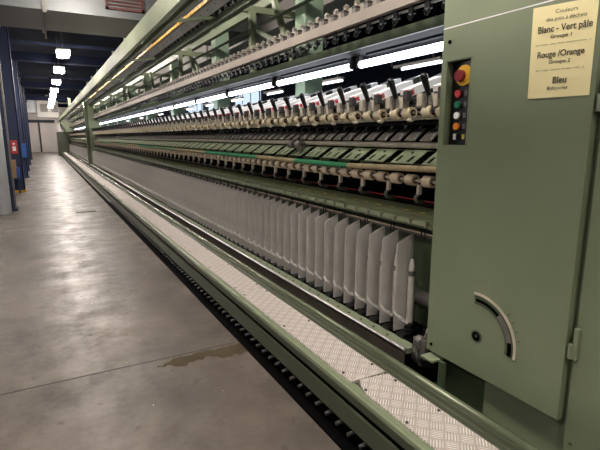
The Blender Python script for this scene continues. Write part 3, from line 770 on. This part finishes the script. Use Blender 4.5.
# door with the recess for the push buttons
b = MB()
us = [-1.848, -1.812, -1.655, -1.055]; vs = [.388, 1.557, 1.975, 2.137]
b.holed(lambda u, v, w: (XC + w, -u, v), us, vs, lambda i, j: (i, j) != (1, 1), GREEN, .045)
door = b.build('door', cb)
b = MB(); b.box(1.847, 1.853, 1.65, 1.658, 1.552, 1.98, GREENL); b.box(1.847, 1.853, 1.65, 1.816, 1.552, 1.558, GREENL); b.box(1.847, 1.853, 1.65, 1.816, 1.974, 1.98, GREEND); b.build('niche_frame', door)
b = MB(); b.add([(1.893, 1.811, 1.558), (1.860, 1.656, 1.558), (1.860, 1.656, 1.974), (1.893, 1.811, 1.974)], [(0, 1, 2, 3)], BLKP); b.add([(1.893, 1.811, 1.558), (1.860, 1.656, 1.558), (1.893, 1.656, 1.558)], [(0, 1, 2)], BLKP)
cpn = b.build('button_panel', cb)
def px(y): return 1.860 + (1.893 - 1.860) * (y - 1.656) / .155
def knob(nm, y, z, r, m, dep, ring=None):
    b = MB(); x = px(y)
    if ring: b.tube((1.855, y - .014, z), (1.866, y - .014, z), ring[0], ring[1], 24)
    b.tube((x - dep * .4, y, z), (x + .004, y, z), r * 1.15 if not ring else r * .7, DGREY, 14)
    b.tube((x - dep, y, z), (x - dep * .35, y, z), r, m, 16)
    return b.build(nm, cpn)
o = knob('emergency_stop', 1.718, 1.898, .028, REDD, .04, (.05, YELLOW)); o['label'] = 'red mushroom emergency stop on a yellow disc'
for nm, z, m, lab in (('push_button', 1.814, REDP, 'red push button'), ('push_button', 1.76, GREENB, 'green push button'), ('push_button', 1.706, WHITE, 'white push button'), ('push_button', 1.652, ORANGE, 'orange push button'), ('selector_switch', 1.600, BLKP, 'black selector switch')):
    o = knob(nm, 1.742, z, .018, m, .018); o['label'] = lab
    MB().box(px(1.69) - .003, px(1.69) + .004, 1.683, 1.70, z - .012, z + .012, MGREY if nm != 'selector_switch' else YMARK).build('tag_plate', cpn)
MB().box(px(1.737) - .03, px(1.737) - .018, 1.733, 1.741, 1.585, 1.615, WHITE).build('pointer', cpn)
MB().tube((1.844, 1.80, 2.07), (1.852, 1.80, 2.07), .010, BLACK, 12).build('keyhole', door)
MB().tube((1.846, 1.812, .43), (1.852, 1.812, .43), .009, BLACK, 12).build('keyhole', door)
# dial with arc slot
def arc(r0, r1, a0, a1, x0, x1, m, n=24, cy=1.505, cz=.60):
    b = MB(); v = []
    for i in range(n + 1):
        a = math.radians(a0 + (a1 - a0) * i / n)
        for r in (r0, r1):
            for x in (x0, x1): v.append((x, cy - r * math.cos(a), cz + r * math.sin(a)))
    f = []
    for i in range(n):
        o = 4 * i
        f += [(o, o + 4, o + 6, o + 2), (o + 1, o + 3, o + 7, o + 5), (o, o + 1, o + 5, o + 4), (o + 2, o + 6, o + 7, o + 3)]
    f += [(0, 2, 3, 1), (4 * n, 4 * n + 1, 4 * n + 3, 4 * n + 2)]
    b.add(v, f, m); return b
dl = arc(.168, .228, -8, 98, 1.8475, 1.852, GREEND).build('dial_slot', door)
arc(.216, .229, -8, 98, 1.844, 1.849, LGREY).build('dial_rim', dl)
arc(.183, .198, 52, 95, 1.845, 1.8485, BLACK).build('dark_opening', dl)
arc(.183, .203, -8, 12, 1.845, 1.8485, BLACK).build('dark_opening', dl)
arc(.178, .206, 12, 52, 1.8455, 1.8485, MGREY).build('scale_plate', dl)
for a in (15, 25, 35, 45): arc(.24, .252, a, a + 1.2, 1.848, 1.8515, GREEND, 2).build('scale_tick', dl)
b = MB(); b.tube((1.846, 1.505, .60), (1.853, 1.505, .60), .032, GREEND, 20); b.tube((1.844, 1.505, .60), (1.853, 1.505, .60), .024, BLACK, 20); b.tube((1.842, 1.503, .603), (1.85, 1.503, .603), .009, DGREY, 10); b.build('dial_hole', door)
for z in (.75, 1.76):
    b = MB(); b.box(1.858, 1.885, 1.012, 1.032, z - .07, z + .07, GREEN, .004); b.tube((1.857, 1.036, z - .065), (1.857, 1.036, z), .010, GREENL, 10); b.build('hinge', cb)
# foot bracket left of plinth
b = MB(); b.box(1.79, 1.93, 1.74, 1.83, .355, .37, GREENL, .004); b.build('foot_plate', cb)
b = MB(); b.box(1.84, 1.86, 1.70, 1.74, .0, .36, GREEND); b.build('foot_bracket', cb)
# bolts on the plinth
for y, z in ((1.0, .30), (1.02, .25), (.8, .38)): MB().tube((1.87, y, z), (1.88, y, z), .008, GREEND, 8).build('bolt', cb)

# notice ---------------------------------------------------------------
TL, TR, BL, BR = (1.344, 2.127), (1.076, 2.109), (1.334, 1.759), (1.073, 1.757)
def bil(u, v, x=1.8475):
    ty = TL[0] * (1 - u) + TR[0] * u; tz = TL[1] * (1 - u) + TR[1] * u
    by = BL[0] * (1 - u) + BR[0] * u; bz = BL[1] * (1 - u) + BR[1] * u
    return (x, by * (1 - v) + ty * v, bz * (1 - v) + tz * v)
nt = thing('notice_sheet', (1.8475, 1.2, 1.94), 'yellow paper notice with French text taped to the cabinet door', 'notice')
b = MB(); v = []; n = 10
for j in range(n + 1):
    for i in range(n + 1):
        u, w_ = i / n, j / n
        curl = .004 * max(0, .25 - w_) * 4 * math.sin(u * 3.1 + .4) * .4
        v.append(bil(u, w_, 1.847 - curl))
b.add(v, [(j * (n + 1) + i, j * (n + 1) + i + 1, (j + 1) * (n + 1) + i + 1, (j + 1) * (n + 1) + i) for i in range(n) for j in range(n)], PAPER, True)
b.build('paper', nt)
def text(body, u, v, h, bold=0.0, wmax=None, tilt=0.0):
    cu = bpy.data.curves.new('t', 'FONT'); cu.body = body; cu.align_x = 'CENTER'; cu.offset = bold; cu.size = 1.0
    ob = bpy.data.objects.new('t', cu); C.objects.link(ob)
    dg = bpy.context.evaluated_depsgraph_get(); me = bpy.data.meshes.new_from_object(ob.evaluated_get(dg))
    vs = [q.co.copy() for q in me.vertices]; fs = [list(p.vertices) for p in me.polygons]
    bpy.data.objects.remove(ob); bpy.data.curves.remove(cu); bpy.data.meshes.remove(me)
    wid = max(q.x for q in vs) - min(q.x for q in vs)
    sx = h / .27
    if wmax: sx = wmax / wid
    b = MB()
    b.add([bil(u + q.x * sx, v + q.y * h / .62, 1.8445) for q in vs], fs, INK)
    o = b.build('printed_line', nt); return o
text('Couleurs', .55, .905, .036, 0, .34)
text('des pots \u00e0 d\u00e9chets', .55, .83, .036, 0, .62)
text('Blanc - Vert p\u00e2le', .53, .715, .062, .018, .84)
text('Groupe 1', .50, .645, .034, .016, .33)
text('(fil propre, coton blanc, bobines vertes ...)', .52, .578, .014, 0, .86)
text('Rouge /Orange', .50, .445, .058, .018, .74)
text('Groupe 2', .50, .372, .034, .016, .34)
text('(fils rouges, bobines oranges, colis ...)', .50, .298, .014, 0, .76)
text('Bleu', .53, .155, .062, .018, .22)
text('Balayures', .50, .085, .034, 0, .33)

# ================================================================== BEHIND THE MACHINE
# second row machine seen through the gaps
nb = thing('rear_machine', (5.6, 22, 0), 'pale machine row standing behind the spinning machine', 'machine')
MB().box(5.2, 6.2, 2, 44, 0, 1.7, GREEND).build('body', nb)
MB().box(5.3, 5.36, 2, 44, 2.9, 3.0, GREENL).build('top_rail', nb)
t1 = None
for i in range(14):
    y = 3.0 + 3.0 * i
    if t1 is None:
        t1 = thing('rear_tube_light', (6.0, y + .75, 2.9), 'x', 'tube light', 'fluorescent tubes over the rear machine')
        MB().tube((6.0, y, 2.84), (6.0, y + 1.0, 2.84), .022, TUBER, 10).build('tube', t1)
        MB().box(5.95, 6.05, y, y + 1.2, 2.87, 2.92, OFFW).build('ballast', t1)
        MB().tube((6.0, y + .2, 2.92), (6.0, y + .2, 5.2), .01, MGREY, 6).tube((6.0, y + 1.3, 2.92), (6.0, y + 1.3, 5.2), .01, MGREY, 6).build('hanger_rod', t1)
        o = t1
    else: o = cp_tree(t1, 3.0 * i)
    o['label'] = 'lit fluorescent tube hanging over the machine row behind'
rd = thing('rear_duct', (4.6, 12, 3.9), 'wide pale grey duct running lengthwise behind the spinning machine', 'air duct')
MB().box(4.2, 5.2, 2, 44, 3.7, 4.6, OFFW).build('duct_body', rd)
for yy in (6, 14, 22, 30, 38): MB().box(4.6, 4.7, yy, yy + .1, 4.6, 5.2, MGREY).build('hanger', rd)
MB().box(4.19, 5.21, 13, 13.1, 3.69, 4.61, MGREY).build('flange', rd)

# ================================================================== WORLD, CAMERA
w = bpy.data.worlds.new('room_ambient'); w.use_nodes = True
w.node_tree.nodes['Background'].inputs['Color'].default_value = (0.02, 0.02, 0.025, 1); w.node_tree.nodes['Background'].inputs['Strength'].default_value = 0.3
sc.world = w
for o in bpy.data.objects:
    if '_o' in o: del o['_o']
cam = bpy.data.cameras.new('camera'); co = bpy.data.objects.new('camera', cam); C.objects.link(co)
cam.sensor_width = 36; cam.sensor_fit = 'HORIZONTAL'; cam.lens = 461.5 / 600 * 36; cam.clip_start = 0.02; cam.clip_end = 200
co.location = (0, 0, H * S); co.rotation_euler = (math.radians(90 - 10.83), 0, math.radians(-28.66))
sc.camera = co
sc.view_settings.view_transform = 'Standard'; sc.view_settings.look = 'None'; sc.view_settings.gamma = 1; sc.view_settings.use_curve_mapping = False
sc.view_settings.exposure = 0.78
sc.cycles.use_denoising = True
sc.cycles.max_bounces = 8
